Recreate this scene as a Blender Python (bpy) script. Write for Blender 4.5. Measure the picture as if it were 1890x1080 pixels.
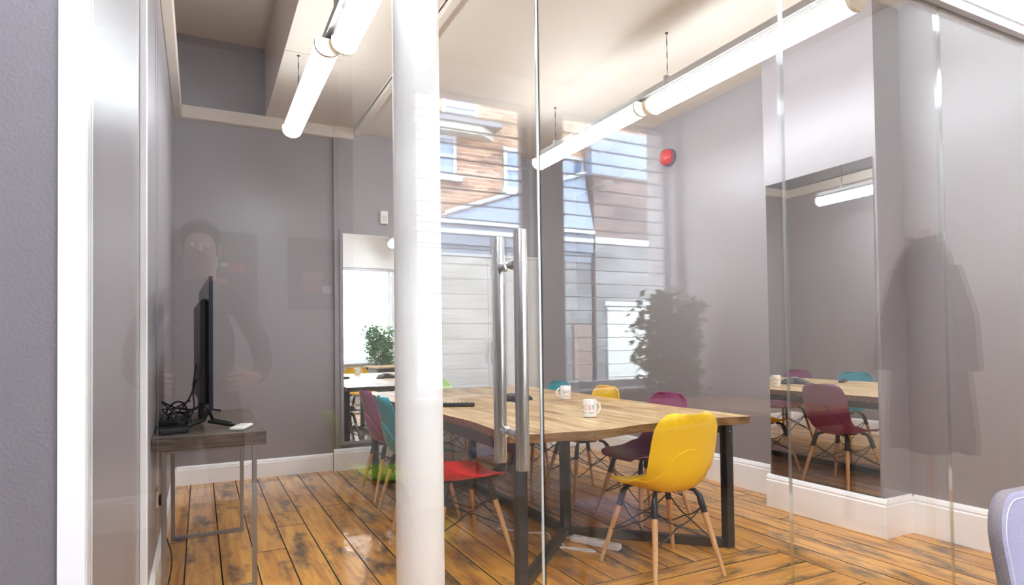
import bpy, bmesh, math, random
from mathutils import Vector, Matrix, Euler

# ------------------------------------------------------------------ clear
for o in list(bpy.data.objects):
    bpy.data.objects.remove(o, do_unlink=True)
S = bpy.context.scene
COL = S.collection
random.seed(7)
PI = math.pi
R = math.radians

# ------------------------------------------------------------------ camera
CAM_H = 1.20
YAW, PITCH, ROLL = 0.46699283, 0.0219966, -0.01321488
FPX, CYPX = 1141.946, 606.467
fw = Vector((math.sin(YAW)*math.cos(PITCH), math.cos(YAW)*math.cos(PITCH), math.sin(PITCH)))
rt = Vector((math.cos(YAW), -math.sin(YAW), 0))
up = rt.cross(fw)
rt2 = math.cos(ROLL)*rt + math.sin(ROLL)*up
up2 = -math.sin(ROLL)*rt + math.cos(ROLL)*up
cd = bpy.data.cameras.new('camera')
cam = bpy.data.objects.new('camera', cd)
COL.objects.link(cam)
cam.matrix_world = Matrix(((rt2.x, up2.x, -fw.x, 0), (rt2.y, up2.y, -fw.y, 0),
                           (rt2.z, up2.z, -fw.z, CAM_H), (0, 0, 0, 1)))
cd.sensor_fit = 'HORIZONTAL'
cd.sensor_width = 36
cd.lens = FPX*36/1890
cd.shift_y = (CYPX-540)/1890
cd.clip_start = 0.02
S.camera = cam

# ------------------------------------------------------------------ world: bright overcast sky
W = bpy.data.worlds.new('overcast_sky')
S.world = W
W.use_nodes = True
bg = W.node_tree.nodes['Background']
bg.inputs[0].default_value = (0.74, 0.86, 1.0, 1)
SKY = 22.0
bg.inputs[1].default_value = SKY
S.view_settings.view_transform = 'Standard'
S.view_settings.look = 'None'
S.view_settings.gamma = 1
S.view_settings.use_curve_mapping = False
S.view_settings.exposure = 1.75
TUBE = 9.8            # radiance of the fluorescent diffusers
try:
    S.cycles.transparent_max_bounces = 32
    S.cycles.max_bounces = 14
    S.cycles.diffuse_bounces = 5
    S.cycles.glossy_bounces = 6
    S.cycles.caustics_reflective = False
    S.cycles.caustics_refractive = False
    S.cycles.sample_clamp_indirect = 6.0
except Exception:
    pass

# ------------------------------------------------------------------ dimensions (metres)
XL, XR = -0.203, 3.92        # side walls of the meeting room
YB = 6.078                   # back wall
YG = 1.355                   # glass line
ZC = 3.262                   # ceiling
YW = -1.60                   # window wall behind the camera
XO = -1.60                   # outer left wall of the front office
YO = -2.08                   # poster wall

# ------------------------------------------------------------------ materials
def srgb(r, g, b):
    f = lambda c: (c/255/12.92) if c/255 <= .04045 else ((c/255+.055)/1.055)**2.4
    return (f(r), f(g), f(b), 1)

def new_mat(name):
    m = bpy.data.materials.new(name)
    m.use_nodes = True
    nt = m.node_tree
    b = nt.nodes['Principled BSDF']
    return m, nt, b

def N(nt, t, **kw):
    n = nt.nodes.new(t)
    for k, v in kw.items():
        setattr(n, k, v)
    return n

def mat(name, col, rough=.5, metal=0., spec=.5, bump=0., bscale=60., vary=0., coat=0., emit=None, estr=0.):
    m, nt, b = new_mat(name)
    c = col if len(col) == 4 else srgb(*col)
    b.inputs['Base Color'].default_value = c
    b.inputs['Roughness'].default_value = rough
    b.inputs['Metallic'].default_value = metal
    b.inputs['Specular IOR Level'].default_value = spec
    b.inputs['Coat Weight'].default_value = coat
    if emit:
        b.inputs['Emission Color'].default_value = emit
        b.inputs['Emission Strength'].default_value = estr
    if bump or vary:
        tc = N(nt, 'ShaderNodeTexCoord')
        nz = N(nt, 'ShaderNodeTexNoise')
        nz.inputs['Scale'].default_value = bscale
        nz.inputs['Detail'].default_value = 4
        nt.links.new(tc.outputs['Object'], nz.inputs['Vector'])
        if bump:
            bp = N(nt, 'ShaderNodeBump')
            bp.inputs['Strength'].default_value = bump
            bp.inputs['Distance'].default_value = .004
            nt.links.new(nz.outputs['Fac'], bp.inputs['Height'])
            nt.links.new(bp.outputs['Normal'], b.inputs['Normal'])
        if vary:
            mx = N(nt, 'ShaderNodeMix', data_type='RGBA')
            mx.inputs['A'].default_value = tuple(x*(1-vary) for x in c[:3])+(1,)
            mx.inputs['B'].default_value = tuple(min(1, x*(1+vary)) for x in c[:3])+(1,)
            nt.links.new(nz.outputs['Fac'], mx.inputs['Factor'])
            nt.links.new(mx.outputs['Result'], b.inputs['Base Color'])
    return m

def wood(name, stops, along, rough, grain=1.0, stain=0.0, stain_col=(.03, .02, .012, 1), wave=0.0, randomize=True, coat=0.0, tone=.25):
    """grain stretched along local axis; per-object offset so every board differs"""
    m, nt, b = new_mat(name)
    tc = N(nt, 'ShaderNodeTexCoord')
    oi = N(nt, 'ShaderNodeObjectInfo')
    vec = tc.outputs['Object']
    if randomize:
        mul = N(nt, 'ShaderNodeVectorMath', operation='SCALE')
        mul.inputs[0].default_value = (37, 53, 71)
        nt.links.new(oi.outputs['Random'], mul.inputs['Scale'])
        add = N(nt, 'ShaderNodeVectorMath', operation='ADD')
        nt.links.new(vec, add.inputs[0])
        nt.links.new(mul.outputs[0], add.inputs[1])
        vec = add.outputs[0]
    sc = [14, 14, 14]
    sc[along] = 1.1
    mp = N(nt, 'ShaderNodeMapping')
    mp.inputs['Scale'].default_value = sc
    nt.links.new(vec, mp.inputs['Vector'])
    n1 = N(nt, 'ShaderNodeTexNoise')
    n1.inputs['Scale'].default_value = 1.6*grain
    n1.inputs['Detail'].default_value = 7
    n1.inputs['Distortion'].default_value = .8
    nt.links.new(mp.outputs[0], n1.inputs['Vector'])
    cr = N(nt, 'ShaderNodeValToRGB')
    e = cr.color_ramp.elements
    e[0].position, e[0].color = stops[0]
    e[1].position, e[1].color = stops[-1]
    for p, c in stops[1:-1]:
        x = e.new(p)
        x.color = c
    nt.links.new(n1.outputs['Fac'], cr.inputs['Fac'])
    colour = cr.outputs['Color']
    if randomize and tone:
        hs = N(nt, 'ShaderNodeHueSaturation')
        mr = N(nt, 'ShaderNodeMapRange')
        mr.inputs['To Min'].default_value = 1-tone
        mr.inputs['To Max'].default_value = 1+tone
        nt.links.new(oi.outputs['Random'], mr.inputs['Value'])
        nt.links.new(mr.outputs[0], hs.inputs['Value'])
        nt.links.new(colour, hs.inputs['Color'])
        colour = hs.outputs['Color']
    if stain:
        mp2 = N(nt, 'ShaderNodeMapping')
        s2 = [7.5, 7.5, 7.5]
        s2[along] = 2.8
        mp2.inputs['Scale'].default_value = s2
        nt.links.new(vec, mp2.inputs['Vector'])
        n2 = N(nt, 'ShaderNodeTexNoise')
        n2.inputs['Scale'].default_value = 1.0
        n2.inputs['Detail'].default_value = 5
        n2.inputs['Roughness'].default_value = .65
        nt.links.new(mp2.outputs[0], n2.inputs['Vector'])
        r2 = N(nt, 'ShaderNodeMapRange')
        r2.inputs['From Min'].default_value = .50
        r2.inputs['From Max'].default_value = .66
        r2.inputs['To Max'].default_value = stain
        nt.links.new(n2.outputs['Fac'], r2.inputs['Value'])
        mx = N(nt, 'ShaderNodeMix', data_type='RGBA')
        mx.inputs['B'].default_value = stain_col
        nt.links.new(r2.outputs[0], mx.inputs['Factor'])
        nt.links.new(colour, mx.inputs['A'])
        colour = mx.outputs['Result']
    nt.links.new(colour, b.inputs['Base Color'])
    b.inputs['Roughness'].default_value = rough
    b.inputs['Coat Weight'].default_value = coat
    b.inputs['Coat Roughness'].default_value = .05
    bp = N(nt, 'ShaderNodeBump')
    bp.inputs['Strength'].default_value = .25
    bp.inputs['Distance'].default_value = .002
    nt.links.new(n1.outputs['Fac'], bp.inputs['Height'])
    nrm = bp.outputs['Normal']
    if wave:
        n3 = N(nt, 'ShaderNodeTexNoise')
        n3.inputs['Scale'].default_value = 9
        n3.inputs['Detail'].default_value = 3
        nt.links.new(vec, n3.inputs['Vector'])
        b2 = N(nt, 'ShaderNodeBump')
        b2.inputs['Strength'].default_value = wave
        b2.inputs['Distance'].default_value = .006
        nt.links.new(n3.outputs['Fac'], b2.inputs['Height'])
        nt.links.new(nrm, b2.inputs['Normal'])
        nrm = b2.outputs['Normal']
    nt.links.new(nrm, b.inputs['Normal'])
    if coat:
        nt.links.new(nrm, b.inputs['Coat Normal'])
    return m

def glass_mat(name, tint=(.985, .995, .99, 1)):
    """thin architectural glass: Schlick reflection over clear transmission"""
    m = bpy.data.materials.new(name)
    m.use_nodes = True
    nt = m.node_tree
    nt.nodes.clear()
    out = N(nt, 'ShaderNodeOutputMaterial')
    g = N(nt, 'ShaderNodeNewGeometry')
    dot = N(nt, 'ShaderNodeVectorMath', operation='DOT_PRODUCT')
    nt.links.new(g.outputs['Normal'], dot.inputs[0])
    nt.links.new(g.outputs['Incoming'], dot.inputs[1])
    ab = N(nt, 'ShaderNodeMath', operation='ABSOLUTE')
    nt.links.new(dot.outputs['Value'], ab.inputs[0])
    s1 = N(nt, 'ShaderNodeMath', operation='SUBTRACT')
    s1.inputs[0].default_value = 1
    nt.links.new(ab.outputs[0], s1.inputs[1])
    pw = N(nt, 'ShaderNodeMath', operation='POWER')
    pw.inputs[1].default_value = 5
    nt.links.new(s1.outputs[0], pw.inputs[0])
    ma = N(nt, 'ShaderNodeMath', operation='MULTIPLY_ADD')
    ma.inputs[1].default_value = .957
    ma.inputs[2].default_value = .043
    nt.links.new(pw.outputs[0], ma.inputs[0])
    tr = N(nt, 'ShaderNodeBsdfTransparent')
    tr.inputs[0].default_value = tint
    gl = N(nt, 'ShaderNodeBsdfGlossy')
    gl.inputs['Roughness'].default_value = 0
    gl.inputs['Color'].default_value = (1, 1, 1, 1)
    mx = N(nt, 'ShaderNodeMixShader')
    nt.links.new(ma.outputs[0], mx.inputs[0])
    nt.links.new(tr.outputs[0], mx.inputs[1])
    nt.links.new(gl.outputs[0], mx.inputs[2])
    nt.links.new(mx.outputs[0], out.inputs[0])
    return m

def emit_mat(name, col, strength):
    m = bpy.data.materials.new(name)
    m.use_nodes = True
    nt = m.node_tree
    nt.nodes.clear()
    out = N(nt, 'ShaderNodeOutputMaterial')
    e = N(nt, 'ShaderNodeEmission')
    e.inputs[0].default_value = col
    e.inputs[1].default_value = strength
    nt.links.new(e.outputs[0], out.inputs[0])
    return m

def brick_mat(name, c1, c2, mortar, scale=1.0):
    m, nt, b = new_mat(name)
    tc = N(nt, 'ShaderNodeTexCoord')
    sp = N(nt, 'ShaderNodeSeparateXYZ')
    nt.links.new(tc.outputs['Object'], sp.inputs[0])
    cb = N(nt, 'ShaderNodeCombineXYZ')
    nt.links.new(sp.outputs['X'], cb.inputs['X'])
    nt.links.new(sp.outputs['Z'], cb.inputs['Y'])
    br = N(nt, 'ShaderNodeTexBrick')
    br.inputs['Scale'].default_value = 1
    br.inputs['Brick Width'].default_value = .225*scale
    br.inputs['Row Height'].default_value = .075*scale
    br.inputs['Mortar Size'].default_value = .006*scale
    br.inputs['Color1'].default_value = c1
    br.inputs['Color2'].default_value = c2
    br.inputs['Mortar'].default_value = mortar
    nt.links.new(cb.outputs[0], br.inputs['Vector'])
    nz = N(nt, 'ShaderNodeTexNoise')
    nz.inputs['Scale'].default_value = 1.3
    nz.inputs['Detail'].default_value = 6
    nt.links.new(tc.outputs['Object'], nz.inputs['Vector'])
    mr = N(nt, 'ShaderNodeMapRange')
    mr.inputs['From Min'].default_value = .3
    mr.inputs['From Max'].default_value = .7
    mr.inputs['To Min'].default_value = .55
    mr.inputs['To Max'].default_value = 1.25
    nt.links.new(nz.outputs['Fac'], mr.inputs['Value'])
    hs = N(nt, 'ShaderNodeHueSaturation')
    nt.links.new(br.outputs['Color'], hs.inputs['Color'])
    nt.links.new(mr.outputs[0], hs.inputs['Value'])
    nt.links.new(hs.outputs[0], b.inputs['Base Color'])
    b.inputs['Roughness'].default_value = .9
    return m

M = {}
M['grey'] = mat('grey_satin_paint', (148, 140, 143), .34, bump=.12, bscale=220, spec=.5)
M['grey_office'] = mat('grey_matt_paint', (128, 121, 126), .55, bump=.25, bscale=160)
M['pale'] = mat('pale_wall_paint', (225, 222, 220), .55, bump=.1, bscale=150)
M['cream'] = mat('cream_ceiling_paint', (216, 203, 189), .7, bump=.08, bscale=90)
M['white'] = mat('white_gloss_paint', (252, 250, 250), .32, bump=.05, bscale=80)
M['white_col'] = mat('white_column_paint', (250, 248, 247), .5, bump=.3, bscale=35)
M['cupboard'] = mat('white_cupboard_lacquer', (204, 199, 192), .4)
M['mirror'] = mat('mirror_silver', (.9, .91, .91, 1), 0.0, 1.0)
M['glass'] = glass_mat('clear_glass')
M['door_edge'] = mat('bright_polished_edge', (.80, .83, .82, 1), .10, .55, .8)
def edge_mat(name):
    m = bpy.data.materials.new(name)
    m.use_nodes = True
    nt = m.node_tree
    nt.nodes.clear()
    out = N(nt, 'ShaderNodeOutputMaterial')
    tr = N(nt, 'ShaderNodeBsdfTransparent')
    tr.inputs[0].default_value = (.80, .86, .84, 1)
    gl = N(nt, 'ShaderNodeBsdfGlossy')
    gl.inputs['Roughness'].default_value = .06
    gl.inputs['Color'].default_value = (.95, .96, .96, 1)
    mx = N(nt, 'ShaderNodeMixShader')
    mx.inputs[0].default_value = .42
    nt.links.new(tr.outputs[0], mx.inputs[1])
    nt.links.new(gl.outputs[0], mx.inputs[2])
    nt.links.new(mx.outputs[0], out.inputs[0])
    return m
M['glass_edge'] = edge_mat('polished_glass_edge')
M['glass_dark'] = mat('glass_edge_seal', (.02, .025, .025, 1), .15)
M['steel'] = mat('brushed_steel', (.62, .60, .58, 1), .24, 1.0, bump=.04, bscale=400)
M['dark_steel'] = mat('dull_steel', (.34, .33, .33, 1), .35, 1.0)
M['chrome'] = mat('chrome', (.8, .79, .78, 1), .1, 1.0)
M['black_steel'] = mat('blackened_steel', (.035, .033, .035, 1), .42, .55, bump=.15, bscale=90)
M['black'] = mat('black_plastic', (.012, .012, .013, 1), .38)
M['wire'] = mat('black_wire', (.014, .014, .016, 1), .45)
M['screen'] = mat('tv_screen', (.008, .009, .012, 1), .06)
M['tvedge'] = mat('tv_bezel', (.02, .022, .035, 1), .25, .3)
M['sub'] = mat('dark_subfloor', (.012, .008, .006, 1), .9)
M['seam'] = mat('seam_dirt', (.020, .012, .007, 1), .8)
O = [(.24, srgb(150, 88, 26)), (.42, srgb(206, 136, 42)), (.6, srgb(228, 162, 58)), (.85, srgb(244, 194, 92))]
M['floor'] = wood('varnished_pine_boards', O, 0, .32, stain=.92, wave=.34, coat=.6, tone=.12)
M['floor_office'] = wood('bounce_cooling_grey_boards', [(.22, srgb(112, 92, 74)), (.45, srgb(150, 128, 106)), (.65, srgb(168, 146, 122)), (.85, srgb(186, 166, 142))], 0, .3, stain=.5, wave=.2, coat=.2, tone=.1)  # front office boards greyed in colour to cool the light bouncing off them
T = [(.26, srgb(132, 92, 54)), (.42, srgb(192, 152, 102)), (.58, srgb(220, 188, 140)), (.80, srgb(240, 220, 184))]
M['table'] = wood('reclaimed_table_wood', T, 1, .36, grain=1.1, stain=.55, stain_col=srgb(120, 78, 42), tone=.08)
M['table_edge'] = wood('table_edge_wood', [(.25, srgb(82, 58, 34)), (.5, srgb(126, 94, 58)), (.8, srgb(176, 140, 94))], 0, .5, grain=2, randomize=False)
M['desk'] = wood('dark_grained_wood', [(.25, srgb(52, 42, 36)), (.5, srgb(92, 78, 68)), (.8, srgb(128, 112, 98))], 0, .4, grain=2.5, randomize=False)
M['leg'] = wood('beech_leg', [(.2, srgb(190, 140, 92)), (.5, srgb(214, 168, 118)), (.9, srgb(230, 190, 142))], 2, .42, grain=1.5, tone=.06)
for n, c in dict(yellow=(244, 196, 8), purple=(142, 64, 114), teal=(18, 150, 166), red=(230, 4, 14), lime=(172, 216, 26)).items():
    M[n] = mat(n+'_plastic', c, .36, spec=.45)
M['diffuser'] = emit_mat('lit_diffuser', (.87, .94, 1.0, 1), TUBE)
M['fill_diffuser'] = emit_mat('added_fill_diffuser', (.80, .90, 1.0, 1), TUBE*1.05)  # glow of the added front office tubes, a fill for the camera side
M['endcap'] = mat('cream_plastic', (238, 226, 205), .45)
M['tray'] = mat('grey_enamel', (170, 166, 164), .5)
M['redbell'] = mat('red_bell_enamel', (205, 22, 24), .25)
M['blueback'] = mat('bell_backplate', (70, 80, 120), .5)
M['mug'] = mat('white_ceramic', (244, 242, 238), .2)
M['wplastic'] = mat('white_plastic', (236, 234, 230), .35)
M['bplastic'] = mat('beige_plastic', (222, 212, 200), .45)
for n, c in dict(t_grey=(120, 118, 130), t_green=(120, 180, 60), t_orange=(232, 140, 90), t_red=(214, 70, 70)).items():
    M[n] = mat('print_'+n, c, .5)
M['silver'] = mat('silver_plastic', (.45, .45, .46, 1), .35, .6)
M['yellowbox'] = mat('yellow_junction', (210, 160, 40), .5)
M['fabric'] = mat('blue_grey_weave', (176, 175, 202), .95, bump=1.0, bscale=420, vary=.25, spec=.2)
M['piping'] = mat('pale_thread', (226, 220, 226), .8)
M['fabric_edge'] = mat('grey_weave_edge', (156, 146, 152), .95, bump=1.0, bscale=420, vary=.3, spec=.2)
M['leaf'] = mat('dark_green_leaf', (84, 132, 66), .45, vary=.4, bscale=6)
M['stem'] = mat('brown_stem', (88, 66, 44), .8)
M['pot'] = mat('grey_pot', (120, 116, 112), .6)
M['coat'] = mat('charcoal_coat_cloth', (96, 88, 90), .9, bump=.6, bscale=200)
M['coat2'] = mat('grey_scarf_cloth', (150, 170, 190), .9)
M['slat'] = mat('white_blind_slat', (236, 236, 236), .5)
M['frame_paint'] = mat('window_frame_paint', (226, 226, 230), .45)
M['poster_frame'] = mat('black_poster_frame', (.02, .02, .022, 1), .4)
M['poster'] = mat('dark_poster_print', (52, 46, 50), .5, vary=.6, bscale=9)
M['desk_light'] = wood('light_oak_desk', [(.2, srgb(160, 122, 84)), (.5, srgb(196, 160, 118)), (.9, srgb(218, 188, 150))], 1, .4, randomize=False)
M['brick'] = brick_mat('london_stock_brick', srgb(156, 116, 88), srgb(122, 84, 66), srgb(156, 148, 138))
M['brick_dark'] = brick_mat('sooty_brick', srgb(98, 76, 66), srgb(76, 58, 54), srgb(96, 92, 90))
M['brick_white'] = brick_mat('white_painted_brick', srgb(112, 108, 104), srgb(98, 94, 92), srgb(84, 82, 84))
M['slate'] = mat('blue_grey_slate', (108, 114, 128), .7, vary=.2, bscale=4)
M['stone'] = mat('pale_stone', (160, 156, 148), .8, vary=.08, bscale=5)
M['lead'] = mat('lead_flashing', (88, 90, 98), .6)
M['pane_out'] = mat('outdoor_window_pane', (92, 104, 128), .08, spec=.8)
M['white_out'] = mat('weathered_white_paint', (176, 176, 178), .6)
M['asphalt'] = mat('grey_paving', (92, 90, 92), .9, vary=.2, bscale=3)
M['brown_door'] = mat('brown_door_paint', (96, 74, 62), .5)
M['socket'] = M['wplastic']

# ------------------------------------------------------------------ mesh helpers
def nbm():
    return bmesh.new()

def mesh(bm, name):
    me = bpy.data.meshes.new(name)
    bm.normal_update()
    bm.to_mesh(me)
    bm.free()
    return me

def obj(name, bm, m, parent=None, smooth=False, loc=None, rot=None):
    me = mesh(bm, name) if isinstance(bm, bmesh.types.BMesh) else bm
    if m is not None and not me.materials:
        for x in (m if isinstance(m, (list, tuple)) else [m]):
            me.materials.append(x)
    if smooth:
        for p in me.polygons:
            p.use_smooth = True
        try:
            me.set_sharp_from_angle(angle=R(42))
        except Exception:
            pass
    o = bpy.data.objects.new(name, me)
    COL.objects.link(o)
    if loc is not None:
        o.location = loc
    if rot is not None:
        o.rotation_euler = rot
    if parent is not None:
        o.parent = parent
    return o

def empty(name, loc=(0, 0, 0), rz=0):
    o = bpy.data.objects.new(name, None)
    o.empty_display_size = .1
    COL.objects.link(o)
    o.location = loc
    o.rotation_euler = (0, 0, rz)
    return o

def tag(o, label, cat, group=None, kind=None):
    o['label'] = label
    o['category'] = cat
    if group:
        o['group'] = group
    if kind:
        o['kind'] = kind
    return o

def struct(name, bm, m, label=None, parent=None, smooth=False):
    o = obj(name, bm, m, parent, smooth)
    o['kind'] = 'structure'
    if label:
        o['label'] = label
    return o

def box(bm, x0, x1, y0, y1, z0, z1, bev=0., mi=0):
    n0 = len(bm.faces)
    r = bmesh.ops.create_cube(bm, size=1)
    for v in r['verts']:
        v.co = Vector((x0+(v.co.x+.5)*(x1-x0), y0+(v.co.y+.5)*(y1-y0), z0+(v.co.z+.5)*(z1-z0)))
    if bev:
        es = set()
        for v in r['verts']:
            es.update(v.link_edges)
        bmesh.ops.bevel(bm, geom=list(es), offset=bev, segments=2, affect='EDGES', profile=.5)
    if mi:
        bm.faces.ensure_lookup_table()
        for f in bm.faces[n0:]:
            f.material_index = mi
    return bm

def B(*a, **k):
    return box(nbm(), *a, **k)

def tube(bm, pts, r, seg=8, cap=True, closed=False):
    pts = [Vector(p) for p in pts]
    n = len(pts)
    rs = r if isinstance(r, (list, tuple)) else [r]*n
    rings = []
    prev = None
    for i, p in enumerate(pts):
        if closed:
            t = (pts[(i+1) % n]-pts[i-1]).normalized()
        else:
            t = (pts[min(i+1, n-1)]-pts[max(i-1, 0)]).normalized()
        if prev is None:
            a = Vector((0, 0, 1)) if abs(t.z) < .9 else Vector((1, 0, 0))
            u = t.cross(a).normalized()
        else:
            u = (prev-t*prev.dot(t)).normalized()
        prev = u
        w = t.cross(u)
        rings.append([bm.verts.new(p+rs[i]*(math.cos(2*PI*k/seg)*u+math.sin(2*PI*k/seg)*w)) for k in range(seg)])
    m = n if closed else n-1
    for i in range(m):
        a, b = rings[i], rings[(i+1) % n]
        for k in range(seg):
            bm.faces.new((a[k], a[(k+1) % seg], b[(k+1) % seg], b[k]))
    if cap and not closed:
        bm.faces.new(rings[0][::-1])
        bm.faces.new(rings[-1])
    bmesh.ops.recalc_face_normals(bm, faces=bm.faces[:])
    return bm

def Tb(pts, r, seg=8, **k):
    return tube(nbm(), pts, r, seg, **k)

def lathe(bm, prof, seg=24, cx=0, cy=0, cz=0):
    rings = []
    for (r, z) in prof:
        rings.append([bm.verts.new((cx+r*math.cos(2*PI*k/seg), cy+r*math.sin(2*PI*k/seg), cz+z)) for k in range(seg)])
    for a, b in zip(rings, rings[1:]):
        for k in range(seg):
            bm.faces.new((a[k], a[(k+1) % seg], b[(k+1) % seg], b[k]))
    if prof[0][0] > 1e-5:
        bm.faces.new(rings[0][::-1])
    if prof[-1][0] > 1e-5:
        bm.faces.new(rings[-1])
    bmesh.ops.remove_doubles(bm, verts=bm.verts[:], dist=1e-6)
    bmesh.ops.recalc_face_normals(bm, faces=bm.faces[:])
    return bm

def prism(bm, poly, z0, z1, mi_side=0):
    a = [bm.verts.new((x, y, z0)) for x, y in poly]
    b = [bm.verts.new((x, y, z1)) for x, y in poly]
    n = len(poly)
    bm.faces.new(a[::-1])
    bm.faces.new(b)
    for i in range(n):
        f = bm.faces.new((a[i], a[(i+1) % n], b[(i+1) % n], b[i]))
        f.material_index = mi_side
    bmesh.ops.recalc_face_normals(bm, faces=bm.faces[:])
    return bm

def sweep_profile(prof, p0, p1, out):
    """baseboard-like moulding: prof = [(d out from wall, z)], run from p0 to p1, out = unit normal"""
    bm = nbm()
    out = Vector(out)
    ra = [bm.verts.new(Vector(p0)+out*d+Vector((0, 0, z))) for d, z in prof]
    rb = [bm.verts.new(Vector(p1)+out*d+Vector((0, 0, z))) for d, z in prof]
    n = len(prof)
    for i in range(n):
        bm.faces.new((ra[i], ra[(i+1) % n], rb[(i+1) % n], rb[i]))
    bm.faces.new(ra[::-1])
    bm.faces.new(rb)
    bmesh.ops.recalc_face_normals(bm, faces=bm.faces[:])
    return bm

def crom(P, s):
    """Catmull-Rom through list of tuples, s in 0..1"""
    n = len(P)-1
    x = min(max(s, 0), 1)*n
    i = min(int(x), n-1)
    t = x-i
    p0, p1, p2, p3 = P[max(i-1, 0)], P[i], P[i+1], P[min(i+2, n)]
    return tuple(.5*((2*b)+(-a+c)*t+(2*a-5*b+4*c-d)*t*t+(-a+3*b-3*c+d)*t**3) for a, b, c, d in zip(p0, p1, p2, p3))

def copy_tree(o, parent=None):
    c = o.copy()
    COL.objects.link(c)
    c.parent = parent
    for ch in [x for x in o.children]:
        copy_tree(ch, c)
    return c

# ================================================================== STRUCTURE
# ---- floor
floor = struct('floor', B(XO-.1, XR+.1, YO-.1, YB+.1, -.08, -.022), M['sub'], 'old varnished pine floorboards with dark stains')
_pl = {}
def plank(x0, x1, y0, y1, axis, office=False):
    g = .0018
    L = (x1-x0 if axis == 0 else y1-y0)-2*g*.5
    w = (y1-y0 if axis == 0 else x1-x0)-2*g
    k = (round(L, 3), round(w, 3))
    if k not in _pl:
        bm = nbm()
        box(bm, -L/2, L/2, -w/2, w/2, -.022, 0)
        top = [e for e in bm.edges if all(v.co.z > -.001 for v in e.verts)]
        bmesh.ops.bevel(bm, geom=top, offset=.0020, segments=1, affect='EDGES')
        bm.normal_update()
        for f in bm.faces:
            f.material_index = 0 if f.normal.z > .9 else 1
        _pl[k] = mesh(bm, 'floorboard')
    me = _pl[k]
    o = obj('floorboard', me if not office else me.copy(), None, floor)
    if not o.data.materials:
        o.data.materials.append(M['floor'])
        o.data.materials.append(M['seam'])
    if office:
        o.data.materials[0] = M['floor_office']
    o.location = ((x0+x1)/2, (y0+y1)/2, random.uniform(-.0008, .0004))
    o.rotation_euler = (0, 0, 0 if axis == 0 else PI/2)
    return o
PW = .1755
def breaks(a, b, rnd):
    pts = [a]
    while True:
        n = pts[-1]+rnd.uniform(1.3, 3.2)
        if n > b-.7:
            break
        pts.append(round(n, 2))
    return pts+[b]
rb = random.Random(3)
k = -2
while .10+PW*k < XR:
    xa, xb = max(XL, .10+PW*k), min(XR, .10+PW*(k+1))
    ya = 2.575 if xb < 2.95 else YO
    if xb-xa > .03:
        bs = breaks(max(ya, YG), YB, rb)
        if ya < YG:
            plank(xa, xb, YO, YG, 1, True)
        for a, b in zip(bs, bs[1:]):
            plank(xa, xb, a, b, 1)
    k += 1
XE = .10+PW*16
for a, b in zip((XL, 1.2), (1.2, XE)):
    plank(a, b, 2.46, 2.575, 0)
y = 2.46
while y > YO:
    y0 = max(YO, y-.168)
    if y0 < YG < y-.01:
        y0 = YG
    off = y0 < YG-.001
    x0 = XO if off else XL
    bs = breaks(x0-rb.uniform(0, 1.2), XE, rb)
    bs[0] = x0
    for a, b in zip(bs, bs[1:]):
        plank(a, b, y0, y, 0, off)
    y = y0

# ---- walls
GREY = M['grey']
struct('wall_left', B(XL-.1, XL, YG+.05, YB, -.022, 3.96), GREY, 'grey satin painted left wall')
struct('wall_back', B(XL-.1, XR+.1, YB, YB+.1, -.022, 3.96), GREY, 'grey satin painted back wall')
struct('wall_right', B(XR, XR+.1, YG+.045, YB, -.022, ZC+.04), GREY, 'grey satin painted right wall')
BX0, BX1, BY = 1.148, 2.10, YB-.045
struct('wall_back_breast', B(BX0, BX1, BY, YB, 0, ZC), GREY, 'shallow grey panel projecting from the back wall behind the tall mirror')
RX, RY0, RY1 = 3.659, 2.33, 3.16
struct('wall_right_breast', B(RX, XR, RY0, RY1, 0, ZC), GREY, 'grey chimney breast projecting from the right wall')
# front office
struct('wall_partition', B(XO, -.2135, YG-.03, YG+.05, 0, ZC+.04), M['grey_office'], 'grey painted wall end beside the glass partition')
struct('wall_office_left', B(XO-.1, XO, YO, YG+.05, 0, ZC+.04), M['grey_office'])
struct('wall_office_right', B(XR, XR+.1, YO, YG+.045, 0, ZC+.04), M['pale'])
struct('wall_poster', B(XO, .95, YO-.1, YO, 0, ZC+.04), mat('mid_grey_paint', (172, 166, 169), .55))
W1, W2 = (1.38, 2.38), (2.66, 3.84)
WZ0, WZ1 = .80, 3.16
struct('wall_return', B(.95, 1.05, YO, YW, 0, ZC+.04), M['pale'])
struct('wall_window', box(box(box(box(box(B(1.05, W1[0], YW-.2, YW, 0, ZC+.04), W1[1], W2[0], YW-.2, YW, 0, ZC+.04), W2[1], XR, YW-.2, YW, 0, ZC+.04),
       W1[0], W1[1], YW-.2, YW, 0, WZ0), W2[0], W2[1], YW-.2, YW, 0, WZ0), W1[0], W1[1], YW-.2, YW, WZ1, ZC+.04), M['pale'])
struct('wall_window_head', B(W2[0], W2[1], YW-.2, YW, WZ1, ZC+.04), M['pale'])
struct('wall_bulkhead', B(-.2135, XR, YG-.03, YG+.045, 2.512, ZC), M['white'], 'white bulkhead above the glass partition')

# ---- ceilings
struct('ceiling', box(B(1.335, XR, YG+.045, YB, ZC, ZC+.1), XO, XR, YO-.1, YG+.045, ZC+.04, ZC+.14), M['cream'], 'cream painted ceiling')
cp = empty('ceiling_panel_group')
cp.name = 'ceiling_panel'
cp['kind'] = 'structure'
for a, b in ((YG+.045, 4.60), (4.606, YB)):
    obj('panel', B(.54, 1.335, a, b, 3.298, 3.36), M['cream'], cp)
struct('ceiling_recess', box(box(B(XL-.1, .56, YG+.045, YB, 3.943, 4.05), .54, .60, YG+.045, YB, 3.36, 3.943),
       XL, .54, YG, YG+.045, ZC, 3.943), M['cream'], 'raised cream ceiling recess over the left wall')
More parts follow.
